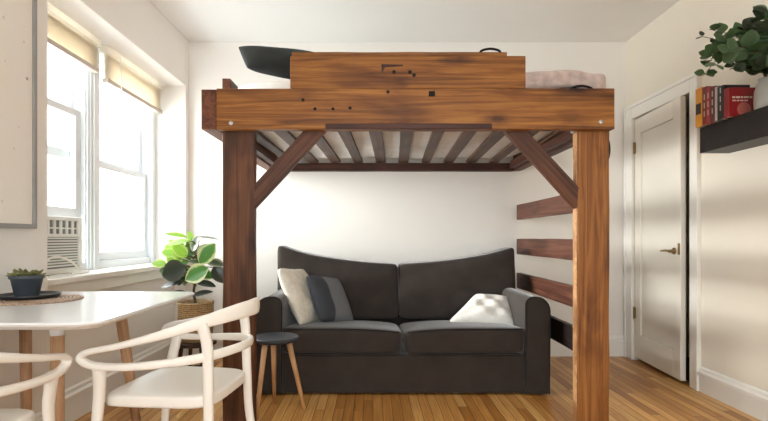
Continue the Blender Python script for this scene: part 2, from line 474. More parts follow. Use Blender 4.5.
# ------------------------------------------------------------------ the room
XL, XR, YB, YF, H = -1.586, 2.181, 4.224, -2.3, 2.707
XG = -1.85                   # plane of the window sashes
struct(MB().box(-2.1, 2.8, YF-.2, YB+.2, -.12, 0).build('floor', M['floor']))
struct(MB().box(-2.1, 2.4, YF-.2, YB+.2, H, H+.12).build('ceiling', M['ceiling']))
struct(MB().box(-2.1, 2.4, YB, YB+.2, 0, H).build('wall_back', M['wall']))
DY0, DY1, DZ = 3.345, 4.095, 2.01       # doorway in the right wall
rw = MB().box(XR, XR+.2, YF, DY0, 0, H).box(XR, XR+.2, DY1, YB, 0, H).box(XR, XR+.2, DY0, DY1, DZ, H)
rw.box(XR+.5, XR+.54, DY0-.3, DY1+.1, 0, DZ+.1).box(XR+.2, XR+.5, DY0-.3, DY0-.26, 0, DZ+.1).box(XR+.2, XR+.5, DY1+.06, DY1+.1, 0, DZ+.1).box(XR+.2, XR+.5, DY0-.26, DY1+.06, DZ+.06, DZ+.1)
struct(rw.build('wall_right', M['wall_warm']))
RY0, RY1, RZ = 2.39, 4.15, 2.305        # window recess
lw = MB().box(-2.1, XL, YF, RY0, 0, H).box(-2.1, XL, RY0, RY1, RZ, H).box(-2.1, XL, RY1, YB, 0, H)
lw.box(-2.1, -1.68, RY0, RY1, 0, .77)
struct(lw.build('wall_left', M['wall'], bevel=.004))
# wall behind the camera with a big window opening added for fill light
fw = MB().box(-2.1, 2.4, YF-.2, YF, 0, .7).box(-2.1, 2.4, YF-.2, YF, 2.4, H).box(-2.1, -.95, YF-.2, YF, .7, 2.4).box(1.55, 2.4, YF-.2, YF, .7, 2.4)
struct(fw.build('wall_front', M['wall']))
fr = MB()
for x in (-.95, -.137, .677, 1.49): fr.box(x, x+.06, YF-.14, YF-.06, .7, 2.4)
fr.box(-.95, 1.55, YF-.14, YF-.06, .7, .76).box(-.95, 1.55, YF-.14, YF-.06, 2.34, 2.4).box(-.95, 1.55, YF-.14, YF-.06, 1.52, 1.57)
w3 = struct(fr.build('fill_window', M['sash'], bevel=.004))  # unseen window, added to let in fill from the front
MB().box(-.92, 1.52, YF-.105, YF-.1, .73, 2.37).build('pane', M['glass'], w3)

def skirting(name, poly_axis, a0, a1, x, sgn, h=.17):
    prof = [(0, 0), (.018, 0), (.018, h*.66), (.028, h*.69), (.028, h*.80), (.014, h*.86), (.012, h*.95), (.004, h), (0, h)]
    p = [(x + sgn*q[0], q[1]) for q in prof]
    return struct(MB().prism(p, poly_axis, a0, a1).build(name, M['trim']))
skirting('baseboard_back', 'x', -1.586, XR, YB, -1, .18)
skirting('baseboard_right', 'y', YF, 3.253, XR, -1, .165)
skirting('baseboard_left', 'y', RY0, YB, -1.68, 1, .19)
skirting('baseboard_pier', 'y', YF, RY0-.01, XL, 1, .19)

# door casing and door
cas = MB().box(XR-.022, XR, DY0-.075, DY0, 0, DZ+.1).box(XR-.022, XR, DY1, DY1+.1, 0, DZ+.1).box(XR-.022, XR, DY0, DY1, DZ, DZ+.1)
cas.box(XR-.03, XR, DY0-.09, DY0-.065, 0, DZ+.115).box(XR-.03, XR, DY1+.09, DY1+.115, 0, DZ+.115).box(XR-.03, XR, DY0-.065, DY1+.09, DZ+.09, DZ+.115)
struct(cas.build('trim_1', M['trim'], bevel=.003))
struct(MB().box(XR+.06, XR+.5, DY0, DY1, 0, .02).build('closet_shade_sheet', M['gap']))  # dark sheet on the closet floor, paints the shadow seen past the door
dl = MB()
y0, y1 = DY0+.056, DY1-.006; xf, xb = XR+.004, XR+.042; z0, z1 = .025, DZ-.008
st = .095
dl.box(xf, xb, y0, y0+st, z0, z1).box(xf, xb, y1-st, y1, z0, z1)
dl.box(xf, xb, y0+st, y1-st, z1-.13, z1).box(xf, xb, y0+st, y1-st, z0, z0+.2)
dl.box(xf+.014, xb-.01, y0+st, y1-st, z0+.2, z1-.13)
door = struct(dl.build('door_1', M['door'], bevel=.004))
kn = MB().lathe((XR-.001, y0+.07, .925), [(.024, 0), (.024, -.006), (.010, -.009), (.009, -.045), (.004, -.047)], 20, axis='x')
kn.tube([(XR-.04, y0+.065, .925), (XR-.044, y0+.10, .927), (XR-.042, y0+.15, .925), (XR-.038, y0+.185, .922)], [.008, .0085, .0075, .006], 10)
kn.build('door_handle', M['brass'], door, smooth=True)
MB().box(XR-.004, XR+.004, y0+.004, y0+.02, .9, .98).build('latch', M['brass'], door)
for z in (.35, 1.72): 
    MB().box(XR-.004, XR+.006, y1-.02, y1+.005, z, z+.09).tube([(XR-.006, y1-.006, z-.004), (XR-.006, y1-.006, z+.094)], .006).build('hinge', M['brass'], door)

# the door stands slightly ajar into the room
hp = Matrix.Translation((XR+.004, y1, 0))
door.matrix_basis = hp @ Matrix.Rotation(R(-4.2), 4, 'Z') @ hp.inverted()

# windows of the left wall
def window(nm, ya, yb, raised):
    f = MB(); x0, x1 = XG-.13, XG
    f.box(x0, x1, ya, ya+.03, .80, RZ).box(x0, x1, yb-.03, yb, .80, RZ).box(x0, x1, ya+.03, yb-.03, RZ-.04, RZ).box(x0, x1, ya+.03, yb-.03, .80, .86)
    f.box(x1-.012, x1+.012, ya, ya+.018, .80, RZ).box(x1-.012, x1+.012, yb-.018, yb, .80, RZ)
    w = struct(f.build(nm, M['sash'], bevel=.003))
    def sash(xc, za, zb):
        s = MB(); r = .056; a, b = ya+.03, yb-.03
        s.box(xc-.018, xc+.018, a, a+r, za, zb).box(xc-.018, xc+.018, b-r, b, za, zb)
        s.box(xc-.018, xc+.018, a+r, b-r, za, za+.06).box(xc-.018, xc+.018, a+r, b-r, zb-.045, zb)
        o = s.build('sash', M['sash'], w, bevel=.003)
        MB().box(xc-.002, xc+.002, a+r, b-r, za+.06, zb-.045).build('pane', M['glass'], o)
    sash(XG-.09, 1.51, RZ-.04)                       # upper sash, outside
    sash(XG-.045, .86+raised, 1.545+raised)           # lower sash
    return w
window('window_1', 2.42, 3.18, .285)
window('window_2', 3.28, 4.10, 0)
struct(MB().box(XG-.15, XG+.02, 3.18, 3.28, .80, RZ).box(XG, XG+.03, 3.205, 3.255, .80, RZ).build('trim_3', M['sash'], bevel=.004))
struct(MB().box(XG-.15, XG+.01, RY0, 2.42, .80, RZ).box(XG-.15, XG+.01, 4.10, RY1, .80, RZ).build('trim_4', M['sash'], bevel=.003))
sl = MB().box(XG-.25, -1.615, RY0, RY1, .775, .81).box(-1.68, -1.648, RY0, RY1, .70, .775)
struct(sl.build('window_sill', M['trim'], bevel=.008, seg=3))

# ------------------------------------------------------------------ window blinds
def blind(lab, ya, yb, ztop, zbot):
    t = thing('window_blind', lab, 'blind', (XG+.06, (ya+yb)/2, zbot), 'raised window blinds')
    MB().box(XG+.03, XG+.085, ya, yb, ztop-.04, ztop).build('headrail', M['blind'], t, bevel=.003)
    s = MB(); n = 24; h = (ztop-.045) - (zbot+.035)
    for i in range(n):
        z = zbot+.035 + h*(i+.5)/n
        s.prism([(XG+.040, z+.002), (XG+.070, z-.0045), (XG+.070, z-.0035), (XG+.041, z+.0035)], 'y', ya+.012, yb-.012)
    s.build('slats', M['blind'], t)
    MB().box(XG+.036, XG+.076, ya+.008, yb-.008, zbot, zbot+.03).build('bottom_rail', M['blind_rail'], t, bevel=.003)
    return t
blind('cream window blind pulled up over the window holding the air conditioner', 2.41, 3.19, RZ-.004, 2.085)
b2 = blind('cream window blind pulled up over the clear window beside the back wall', 3.27, 4.135, RZ-.004, 2.06)
MB().tube([(XG+.09, 3.42, RZ-.03), (XG+.093, 3.425, 2.02)], .004, 8).build('wand', M['trim'], b2)

# ------------------------------------------------------------------ air conditioner
ac = thing('window_air_conditioner', 'white window air conditioner sitting on the sill under the raised sash', 'air conditioner', (XG, 2.75, .81))
a0, a1, az0, az1, ax = 2.475, 3.035, .812, 1.14, -1.80
MB().box(-2.25, ax-.02, a0+.005, a1-.005, az0, az1-.004).build('housing', M['ac'], ac, bevel=.006)
fb = MB(); zc = 1.035
fb.box(ax-.02, ax, a0, a0+.03, az0, az1).box(ax-.02, ax, a1-.03, a1, az0, az1).box(ax-.02, ax, a0+.03, a1-.03, az1-.022, az1).box(ax-.02, ax, a0+.03, a1-.03, az0, az0+.03).box(ax-.02, ax, a0+.03, a1-.03, zc-.012, zc+.006)
fb.build('front_frame', M['ac'], ac, bevel=.003)
vg = MB().box(ax-.019, ax-.012, a0+.03, a1-.03, zc+.006, az1-.022, 1)
for i in range(9): 
    y = a0+.03 + (a1-a0-.06)*(i+.5)/9 + .024; vg.box(ax-.012, ax-.002, y-.008, y+.008, zc+.006, az1-.022)
vg.box(ax-.012, ax-.003, a0+.03, a1-.03, 1.07, 1.078)
vg.build('air_outlet', [M['ac'], M['ac_dark']], ac)
lv = MB().box(ax-.019, ax-.012, a0+.03, a1-.03, az0+.03, zc-.012, 1)
for i in range(11):
    z = az0+.034 + (zc-.018-az0-.03)*(i+.35)/11; lv.box(ax-.012, ax-.001, a0+.03, a1-.03, z, z+.009)
lv.build('intake_grille', [M['ac'], M['ac_dark']], ac)
cord = catmull([(-1.77, 2.56, .817), (-1.765, 2.58, .845), (-1.775, 2.66, .895), (-1.775, 2.76, .91), (-1.77, 2.87, .88), (-1.765, 2.95, .83), (-1.73, 2.97, .817), (-1.70, 2.90, .816), (-1.71, 2.78, .816)], 6, False)
tag(MB().tube(cord, .0065, 8).build('power_cord', M['plastic'], smooth=True), 'white power cord arched in front of the air conditioner on the sill', 'cord')

# ------------------------------------------------------------------ picture
pf = thing('picture_frame', 'large pale speckled print in a thin grey frame on the left wall', 'picture', (XL, 1.7, 1.05))
py0, py1, pz0, pz1 = 1.14, 2.265, 1.06, 2.25
b = MB()
b.box(XL+.001, XL+.035, py0, py0+.02, pz0, pz1).box(XL+.001, XL+.035, py1-.02, py1, pz0, pz1).box(XL+.001, XL+.035, py0+.02, py1-.02, pz0, pz0+.02).box(XL+.001, XL+.035, py0+.02, py1-.02, pz1-.02, pz1)
b.build('frame', M['frame'], pf, bevel=.002)
MB().box(XL+.001, XL+.024, py0+.02, py1-.02, pz0+.02, pz1-.02).build('print', M['print'], pf)

# ------------------------------------------------------------------ loft bed
bed = thing('loft_bed', 'rustic heavy timber loft bed built over the charcoal sofa', 'loft bed', (.2, 3.3, 0))
Y0, Y1 = 2.58, 2.635          # front beam
BX0, BX1 = -.826, 1.273
fbm = board('front_beam', (BX0, (Y0+Y1)/2, 1.698), (BX1, (Y0+Y1)/2, 1.698), .214, Y1-Y0, M['beam'], bed)
board('side_beam', (-.8655, 2.578, 1.695), (-.8655, 4.218, 1.695), .21, .078, M['beam_red'], bed)
board('side_beam', (1.235, 2.70, 1.695), (1.235, 4.218, 1.695), .21, .06, M['ledger'], bed)
board('rear_rail', (-.82, 4.185, 1.62), (1.20, 4.185, 1.62), .066, .06, M['ledger'], bed)
board('edge_strip', (-.25, Y0-.006, 1.603), (.625, Y0-.006, 1.603), .03, .012, M['ledger'], bed, jit=.0005)
board('slat_ledger', (-.60, 2.66, 1.625), (1.06, 2.66, 1.625), .05, .045, M['ledger'], bed)
board('slat_ledger', (-.80, 2.72, 1.63), (-.80, 4.15, 1.63), .05, .045, M['brace'], bed)
board('slat_ledger', (1.178, 2.72, 1.63), (1.178, 4.15, 1.63), .05, .045, M['ledger'], bed)
# posts
PY0, PY1 = 2.637, 2.69
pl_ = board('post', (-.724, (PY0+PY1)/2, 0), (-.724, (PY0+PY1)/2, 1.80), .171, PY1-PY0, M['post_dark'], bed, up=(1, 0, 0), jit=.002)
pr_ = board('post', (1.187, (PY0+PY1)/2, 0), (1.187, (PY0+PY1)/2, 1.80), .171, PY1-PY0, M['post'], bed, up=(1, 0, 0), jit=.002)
MB().box(1.096, 1.1005, PY0+.004, PY1-.002, .02, 1.585).build('waney_edge', M['pale_wood'], pr_, bevel=.001)
# braces
BYc = 2.662
board('brace', (-.672, BYc, 1.205), (-.235, BYc, 1.682), .088, .048, M['brace'], bed, up=(-1, 0, 1))
board('brace', (1.128, BYc, 1.205), (.69, BYc, 1.682), .088, .048, M['brace'], bed, up=(1, 0, 1))
# slats
for k in range(11):
    x = -.127 + .19*(k-3)
    board('slat', (x-.06, 2.69, 1.664), (x+.005, 4.155, 1.664), .08 if k % 3 else .072, .02, M['slat'], bed, up=(1, 0, 0), bevel=.002)
# guard boards
g1 = board('guard_board', (-.437, (Y0+Y1)/2, 1.891), (.805, (Y0+Y1)/2, 1.891), .172, .05, M['beam'], bed)
g2 = board('guard_board', (-.437, 2.662, 1.912), (.722, 2.662, 1.912), .214, .05, M['beam'], bed)
# board that closes the bed's left end
board('end_board', (-.868, 2.90, 1.882), (-.868, 4.15, 1.882), .16, .05, M['beam_red'], bed)
# rungs on the right end
for z, wdt, mt in ((1.236, .125, 'rung'), (.945, .132, 'rung'), (.655, .13, 'rung'), (.395, .15, 'rung_dark')):
    board('ladder_rung', (1.248, 2.705, z), (1.248, 4.2, z), wdt, .036, M[mt], bed)
# iron handles
def handle(p, q, out):
    p = Vector(p); q = Vector(q); out = Vector(out)
    path = [p, p + out*.45, p.lerp(q, .16) + out*.82, p.lerp(q, .5) + out*1.05, p.lerp(q, .84) + out*.82, q + out*.45, q]
    path = [Vector(v) for v in catmull([tuple(v) for v in path], 5, False)]
    m = MB().tube(path, .0065, 10)
    return m.build('grab_handle', M['iron'], bed, smooth=True)
handle((.585, 2.662, 2.018), (.69, 2.662, 2.018), (0, 0, .026))
handle((1.055, 2.61, 1.80), (1.165, 2.61, 1.80), (0, 0, .026))
handle((1.263, 2.662, 1.555), (1.263, 2.662, 1.44), (.02, 0, 0))
# holes and bolts on the face of the timbers
for x, y in ((303, 100), (315, 109), (333, 109), (350, 108), (388, 92)):
    p = at(x, y, Y0); MB().lathe((p.x, Y0-.002, p.z), [(.0085, -.004), (.0085, .0015), (.006, .002)], 14, axis='y').build('bolt_hole', M['hole'], fbm)
for x, y in ((394, 72), (410, 72), (414, 75)):
    p = at(x, y, Y0); MB().lathe((p.x, Y0-.001, p.z), [(.0095, -.004), (.0095, .0015), (.007, .002)], 14, axis='y').build('bolt_hole', M['hole'], g1)
p = at(432, 94, Y0); MB().box(p.x-.018, p.x+.017, Y0-.003, Y0+.01, p.z-.014, p.z+.016).build('mortise_patch', M['hole'], fbm, bevel=.004)
p = at(384, 68, Y0); MB().prism([(p.x-.012, p.z-.03), (p.x+.006, p.z+.005), (p.x+.10, p.z+.012), (p.x+.10, p.z+.017), (p.x-.014, p.z+.02)], 'y', Y0-.0015, Y0+.01).build('split_mark', M['ledger'], g1)
for x, y in ((231, 123), (601, 122)):
    p = at(x, y, Y0); MB().lathe((p.x, Y0, p.z), [(.012, -.004), (.012, .002), (.008, .005)], 16, axis='y').build('bolt_head', M['steel'], fbm, smooth=True)
MB().box(1.10, 1.145, 2.70, 2.74, 1.60, 1.64).build('sparkle_block', M['steel'], bed, bevel=.008)  # steel block added for a bright sparkle of light between mattress and beam

# ------------------------------------------------------------------ bedding
def mfn(u, p):
    return Vector((p.x, p.y, p.z + .006*math.sin(p.x*9)*math.sin(p.y*8)))
mt = MB().soft((2.02, 1.41, .245), 9, 24, mfn, Matrix.Translation((.188, 3.44, 1.799)))
tag(mt.build('mattress', M['mattress'], smooth=True), 'white mattress lying on the slats of the loft bed', 'mattress')
def blf(u, p):
    q = p.copy()
    q.z += .007*math.sin(p.x*17+1)*math.cos(p.y*9) + .006*math.sin(p.y*31+p.x*24)
    q.z -= .02*max(0, -u[0])
    if p.x + .985 < 1.205 and p.y + 3.39 > 2.735: q.z = max(q.z, .034 + .008*u[2])      # lies on the mattress, hangs over its end
    return q
bk = MB().soft((.78, 1.385, .14), 5, 30, blf, Matrix.Translation((.985, 3.39, 1.896)))
tag(bk.build('blanket', M['blanket'], smooth=True), 'rumpled dusty pink blanket folded on the right end of the mattress', 'blanket')

def pillow(size, k=3.0, corner=.05, n=22, wr=.004, skew=0):
    ph = rnd.uniform(0, 6)
    def fn(u, p):
        x, y = u[0], u[1]
        e = (1-abs(x)**2.4)*(1-abs(y)**2.4)
        z = math.copysign(1, u[2])*(abs(u[2])**.8)*(e**.45)*size[2]/2 if e > 0 else 0
        pinch = 1 - corner*(1-abs(y)**2) if True else 1
        pin2 = 1 - corner*(1-abs(x)**2)
        z += wr*math.sin(x*7+ph)*math.cos(y*6+ph)*e
        return Vector((size[0]/2*x*pinch - skew*size[1]*(y*.5)*(1 if x < 0 else 0)*abs(x), size[1]/2*y*pin2, z))
    return fn
def pillow_obj(name, size, mat, m, **kw):
    mb = MB().soft((size[0], size[1], size[2]), kw.get('k', 9), 22, pillow(size, **kw), m)
    return mb.build(name, mat, smooth=True, origin=m)
def basis(c, ex, ez):
    """matrix with local x along ex, local z along ez (the pillow's normal)"""
    x = Vector(ex).normalized(); z = Vector(ez); z = (z - x*z.dot(x)).normalized(); y = z.cross(x)
    m = Matrix((x, y, z)).transposed().to_4x4(); m.translation = Vector(c); return m
bp = pillow_obj('pillow', (.68, .40, .13), M['black_fabric'], basis((-.45, 2.96, 2.065), (1, .03, -.13), (-.02, -.56, .83)), corner=.0, skew=.40, k=30)
tag(bp, 'black pillow leaning on the mattress at the left end of the loft bed', 'pillow')

# ------------------------------------------------------------------ sofa
sofa = thing('sofa', 'charcoal brown two seat sofa standing under the loft bed', 'sofa', (.19, 3.63, 0))
SX0, SX1, SYF, SYB = -.755, 1.14, 3.155, 4.10
MB().box(SX0+.01, SX1-.01, SYF+.012, SYB-.02, .012, .262).build('base', M['sofa'], sofa, bevel=.015, seg=3)
for x in (SX0+.06, SX1-.06):
    for y in (SYF+.08, SYB-.1): MB().lathe((x, y, 0), [(.03, 0), (.03, .014)], 16).build('foot', M['stand'], sofa)
def arm(x0, x1, sgn):
    # front outline of the arm: rounded top, slightly higher inside
    pts = []
    r = .055
    zt = .635
    outer = [(x0, .03), (x0, zt-.10)] ; 
    for i in range(7):
        a = R(180 - 90*i/6); pts.append((x0 + .09 + .09*math.cos(a), zt-.09 + .09*math.sin(a)*1.0))
    for i in range(7):
        a = R(90 - 90*i/6); pts.append((x1 - .05 + .05*math.cos(a), zt-.05 + .05*math.sin(a)))
    pts = [(x0+.004, .012)] + pts + [(x1, .012)]
    if sgn > 0: pts = [(x1 - (px - x0), pz) for px, pz in pts]
    a_ = MB().prism(pts, 'y', SYF, SYB-.08).build('arm', M['sofa'], sofa, bevel=.012, seg=3)
    MB().tube([(px, SYF+.003, pz) for px, pz in pts], .0055, 8).build('piping', M['piping'], a_, smooth=True)
arm(SX0, SX0+.165, -1); arm(SX1-.155, SX1, 1)
# back frame with raised outer corners
def backtop(x):
    t = abs((x - .195)/.945); return .79 + .12*t**1.7 + .045*t**9
n = 24
poly = [(SX0+.012, .2)] + [(SX0+.012 + (SX1-SX0-.024)*i/n, backtop(SX0+.012 + (SX1-SX0-.024)*i/n)-.015) for i in range(n+1)] + [(SX1-.012, .2)]
MB().prism(poly, 'y', 3.955, SYB).build('back_frame', M['sofa'], sofa, bevel=.02, seg=3)
def seat(x0, x1, side):
    def fn(u, p):
        q = p.copy()
        front = (-u[1]+1)/2
        if u[2] > 0:
            q.z += -.07*(1-front)**1.0 + .014*(1-u[0]**2)*(1-u[1]**2)
        inner = max(0, u[0]*-side)          # cushions dip where they meet
        q.z -= (.022*inner**2)*(.6+.4*u[2])
        return q
    c = Matrix.Translation(((x0+x1)/2, (SYF-.006+3.86)/2, .352))
    s_ = MB().soft((x1-x0, 3.86-SYF+.006, .178), 11, 22, fn, c).build('seat_cushion', M['sofa'], sofa, smooth=True)
    for zz in (1, -1):
        pts = []
        for i in range(17):
            u0 = -1+2*i/16; inner = max(0, u0*-side)
            zc_ = .352 + zz*.079 - (.022*inner**2)*(1 if zz > 0 else .2)
            pts.append((c.translation.x + u0*(x1-x0-.05)/2, SYF-.003, zc_))
        MB().tube(pts, .005, 8).build('piping', M['piping'], s_, smooth=True)
sm = .196
seat(SX0+.155, sm-.002, -1); seat(sm+.002, SX1-.148, 1)
def bcush(x0, x1, side):
    cx = (x0+x1)/2
    def fn(u, p):
        q = p.copy(); x = cx + p.x
        top = backtop(x) + .028
        f = (u[2]+1)/2
        q.z = .40 + (top-.40)*f - cx*0 - .62
        q.y += .07*f - .035                       # leans back
        bulge = (1-u[0]**2)*(1-(u[2])**2)
        if u[1] < 0: q.y -= .035*bulge - .012*math.sin(u[0]*3+side)*math.cos(u[2]*4)*(1-u[2]**2)
        if u[0]*side > 0: q.x *= 1 - .02*(1-f)*abs(u[0])
        return q
    m = Matrix.Translation((cx, 3.87, .62))
    return MB().soft((x1-x0, .20, .5), 16, 26, fn, m).build('back_cushion', M['sofa'], sofa, smooth=True)
bcush(SX0+.01, sm-.003, -1); bcush(sm+.003, SX1-.035, 1)

# cushions on the sofa
c1 = pillow_obj('throw_pillow', (.40, .44, .14), M['sherpa'], basis((-.515, 3.55, .60), (.13, .37, -.03), (.1495, -.046, .0805)), corner=.05, wr=.012)
tag(c1, 'cream fleece throw pillow leaning on the left arm of the sofa', 'pillow')
c2 = pillow_obj('throw_pillow', (.38, .37, .12), M['grey_cushion'], basis((-.31, 3.56, .575), (.20, .28, -.05), (.102, -.0605, .0692)), corner=.05)
tag(c2, 'grey blue throw pillow with darker side panel, leaning beside the cream one', 'pillow')
c3 = pillow_obj('throw_pillow', (.37, .30, .14), M['fluff'], basis((.825, 3.55, .495), (1, -.05, -.06), (-.10, -.62, .78)), corner=.04, wr=.016, skew=-.75)
tag(c3, 'white fleece throw pillow slumped at the right end of the sofa seat', 'pillow')

# ------------------------------------------------------------------ stool
stl = thing('stool', 'small round dark stool with pale wood legs in front of the sofa', 'stool', (-.567, 2.85, 0))
MB().lathe((-.567, 2.85, 0), [(.115, .418), (.13, .424), (.136, .434), (.136, .441), (.130, .446)], 40).build('seat', M['stool_top'], stl, smooth=False, bevel=.002)
for (fx, fy), (tx, ty) in zip(((-.405, 2.90), (-.655, 2.745), (-.61, 3.03)), ((-.497, 2.875), (-.615, 2.795), (-.595, 2.93))):
    a = Vector((fx, fy, 0)); bb = Vector((tx, ty, .42))
    m = frame_mat(a, bb, Vector((0, 1, 0))); ln = (bb-a).length
    mb = MB(); vs = []; 
    mb.tube([a, a.lerp(bb, .5), bb], [.011, .014, .017], 14)
    mb.build('leg', M['pale_wood'], stl, smooth=True, origin=m)

# ------------------------------------------------------------------ table
TX0, TX1, TY0, TY1, TZ = -1.572, -.835, 1.48, 2.36, .76
tb = thing('dining_table', 'white dining table with wooden legs against the left wall', 'table', (-1.2, 1.92, 0))
top = MB()
for i, (ins, z) in enumerate(((.035, TZ-.028), (.004, TZ-.012), (0, TZ-.006), (.004, TZ))):
    pass
lev = [(.03, TZ-.026), (.006, TZ-.013), (0, TZ-.006), (.004, TZ)]
vs = []; fs = []
for ins, z in lev: vs += [(x, y, z) for x, y in rounded_rect(TX0+ins, TX1-ins, TY0+ins, TY1-ins, .075)]
nn = len(vs)//len(lev)
for i in range(len(lev)-1):
    for k in range(nn): fs.append((i*nn+k, i*nn+(k+1) % nn, (i+1)*nn+(k+1) % nn, (i+1)*nn+k))
fs += [tuple(range(nn-1, -1, -1)), tuple((len(lev)-1)*nn+k for k in range(nn))]
top.add(vs, fs).build('tabletop', M['tabletop'], tb, bevel=.0015)
for (tx, ty), (fx, fy) in (((-1.16, 1.80), (-1.135, 1.77)), ((-1.12, 2.16), (-1.045, 2.22)), ((-1.49, 2.10), (-1.505, 2.13)), ((-1.47, 1.80), (-1.49, 1.77))):
    a = Vector((tx, ty, TZ-.026)); bb = Vector((fx, fy, 0)); k = a.lerp(bb, .10)
    m = frame_mat(bb, a, Vector((0, 1, 0)))
    lg = MB().tube([k, k.lerp(bb, .5), bb], [.0235, .021, .0165], 18).build('leg', M['mid_wood'], tb, smooth=True, origin=m)
    MB().tube([a, k], [.027, .0245], 18).build('leg_cap', M['tabletop'], lg, smooth=True)

# things on the table
pm = MB().lathe((-1.388, 2.02, TZ), [(.165, .0005), (.17, .003), (.169, .006), (.15, .0065)], 48)
tag(pm.build('placemat', M['mat'], origin=Vector((-1.388, 2.02, TZ))), 'round braided brown placemat on the white table', 'placemat')
TC = (-1.44, 2.055)
ty_ = MB().lathe((TC[0], TC[1], TZ+.007), [(.085, 0), (.108, .004), (.116, .016), (.113, .017), (.104, .008), (.08, .006)], 44)
tag(ty_.build('tray', M['tray'], smooth=True), 'shallow black round tray on the braided placemat', 'tray')
PC = (-1.455, 2.06); pz = TZ+.0135
pot = thing('potted_succulent', 'small succulent in a slate blue pot on the black tray', 'plant', (PC[0], PC[1], pz))
MB().lathe((PC[0], PC[1], pz), [(.042, 0), (.044, .003), (.058, .072), (.064, .074), (.065, .088), (.060, .089), (.055, .078), (.0, .076)], 36, cap=False).build('pot', M['pot'], pot, smooth=True)
MB().lathe((PC[0], PC[1], pz), [(.052, .072), (.05, .078)], 24).build('soil', M['soil'], pot)
lf = MB()
for i in range(60):
    a = rnd.uniform(0, 6.28); r = .045*math.sqrt(rnd.random()); el = rnd.uniform(.35, 1.2)
    d = Vector((math.cos(a)*math.cos(el), math.sin(a)*math.cos(el), math.sin(el)))
    lf.leaf(Vector((PC[0]+r*math.cos(a), PC[1]+r*math.sin(a), pz+.076)), d, Vector((-d.x*.5, -d.y*.5, 1)), rnd.uniform(.028, .05), rnd.uniform(.014, .022), .2, .25, rows=5)
lf.build('foliage', M['succulent'], pot, smooth=True, attr=True, solid=.003)

# ------------------------------------------------------------------ chairs
def make_chair(label):
    t = thing('dining_chair', label, 'chair', (0, 0, 0), 'white dining chairs')
    # one closed band: upper rail, arm tips and lower rail
    half = [  # x, y, z, n1x, n1y, A, B  (near side, from lower back centre round to upper back centre)
        (-.268, .0, .607, -1, 0, .010, .017), (-.250, .085, .604, -.9, .45, .010, .017), (-.185, .175, .594, -.6, .8, .011, .017), (-.07, .236, .582, -.35, .94, .013, .015),
        (.07, .262, .572, -.1, 1, .016, .013), (.175, .268, .574, 0, 1, .017, .013), (.222, .268, .590, 0, 1, .017, .013), (.228, .268, .607, 0, 1, .017, .012), (.195, .268, .624, 0, 1, .017, .012),
        (.09, .264, .645, -.1, 1, .016, .012), (-.05, .240, .680, -.35, .94, .013, .016), (-.17, .190, .716, -.6, .8, .009, .022), (-.265, .105, .744, -.85, .5, .008, .029), (-.30, .0, .752, -1, 0, .008, .031)]
    other = [(x, -y, z, nx, -ny, A, B) for x, y, z, nx, ny, A, B in reversed(half[1:-1])]
    pts = catmull(half + other, 7, True)
    MB().band([Vector(p[:3]) for p in pts], [Vector((p[3], p[4], 0)) for p in pts], [p[5] for p in pts], [p[6] for p in pts], 14).build('arm_and_back_rails', M['plastic'], t, smooth=True)
    def dish(u, p):
        q = p.copy()
        if u[2] > 0: q.z -= .014*(1-u[0]**2)*(1-u[1]**2)
        q.y *= 1 - .07*(1-u[0])/2 
        if u[0] > .5: q.z -= .012*(u[0]-.5)**2*4
        return q
    MB().soft((.43, .43, .062), 5.0, 24, dish, Matrix.Translation((.005, 0, .434))).build('seat', M['plastic'], t, smooth=True)
    for s in (1, -1):
        p = [(.165, .262, .578), (.172, .250, .52), (.185, .236, .44), (.205, .238, .25), (.235, .252, 0)]
        pp = [Vector((x, y*s, z)) for x, y, z, in catmull(p, 5, False)]
        k = len(pp)
        MB().band(pp, [Vector((1, 0, 0))]*k, [.024-.010*(i/k) for i in range(k)], [.017-.004*(i/k) for i in range(k)], 12, False).build('leg', M['plastic'], t, smooth=True)
        p = [(-.172, .186, .712), (-.186, .181, .66), (-.192, .178, .594), (-.196, .182, .44), (-.205, .190, .25), (-.25, .212, 0)]
        pp = [Vector((x, y*s, z)) for x, y, z, in catmull(p, 5, False)]
        k = len(pp)
        MB().band(pp, [Vector((1, 0, 0))]*k, [.021-.005*(i/k) for i in range(k)], [.015-.002*(i/k) for i in range(k)], 12, False).build('leg', M['plastic'], t, smooth=True)
    return t
ch1 = make_chair('white plastic armchair pulled up to the table end nearest the loft bed')
def dup(root, label):
    r = root.copy(); COL.objects.link(r); r['label'] = label
    for c in list(root.children):
        d = c.copy(); COL.objects.link(d); d.parent = r; d.matrix_parent_inverse = c.matrix_parent_inverse.copy()
    return r
ch2 = dup(ch1, 'white plastic armchair cut off by the left edge of the photo')
ch1.location = (-.755, 1.94, 0); ch1.rotation_euler = (0, 0, R(173))
ch2.location = (-1.305, 1.43, 0); ch2.rotation_euler = (0, 0, R(90))

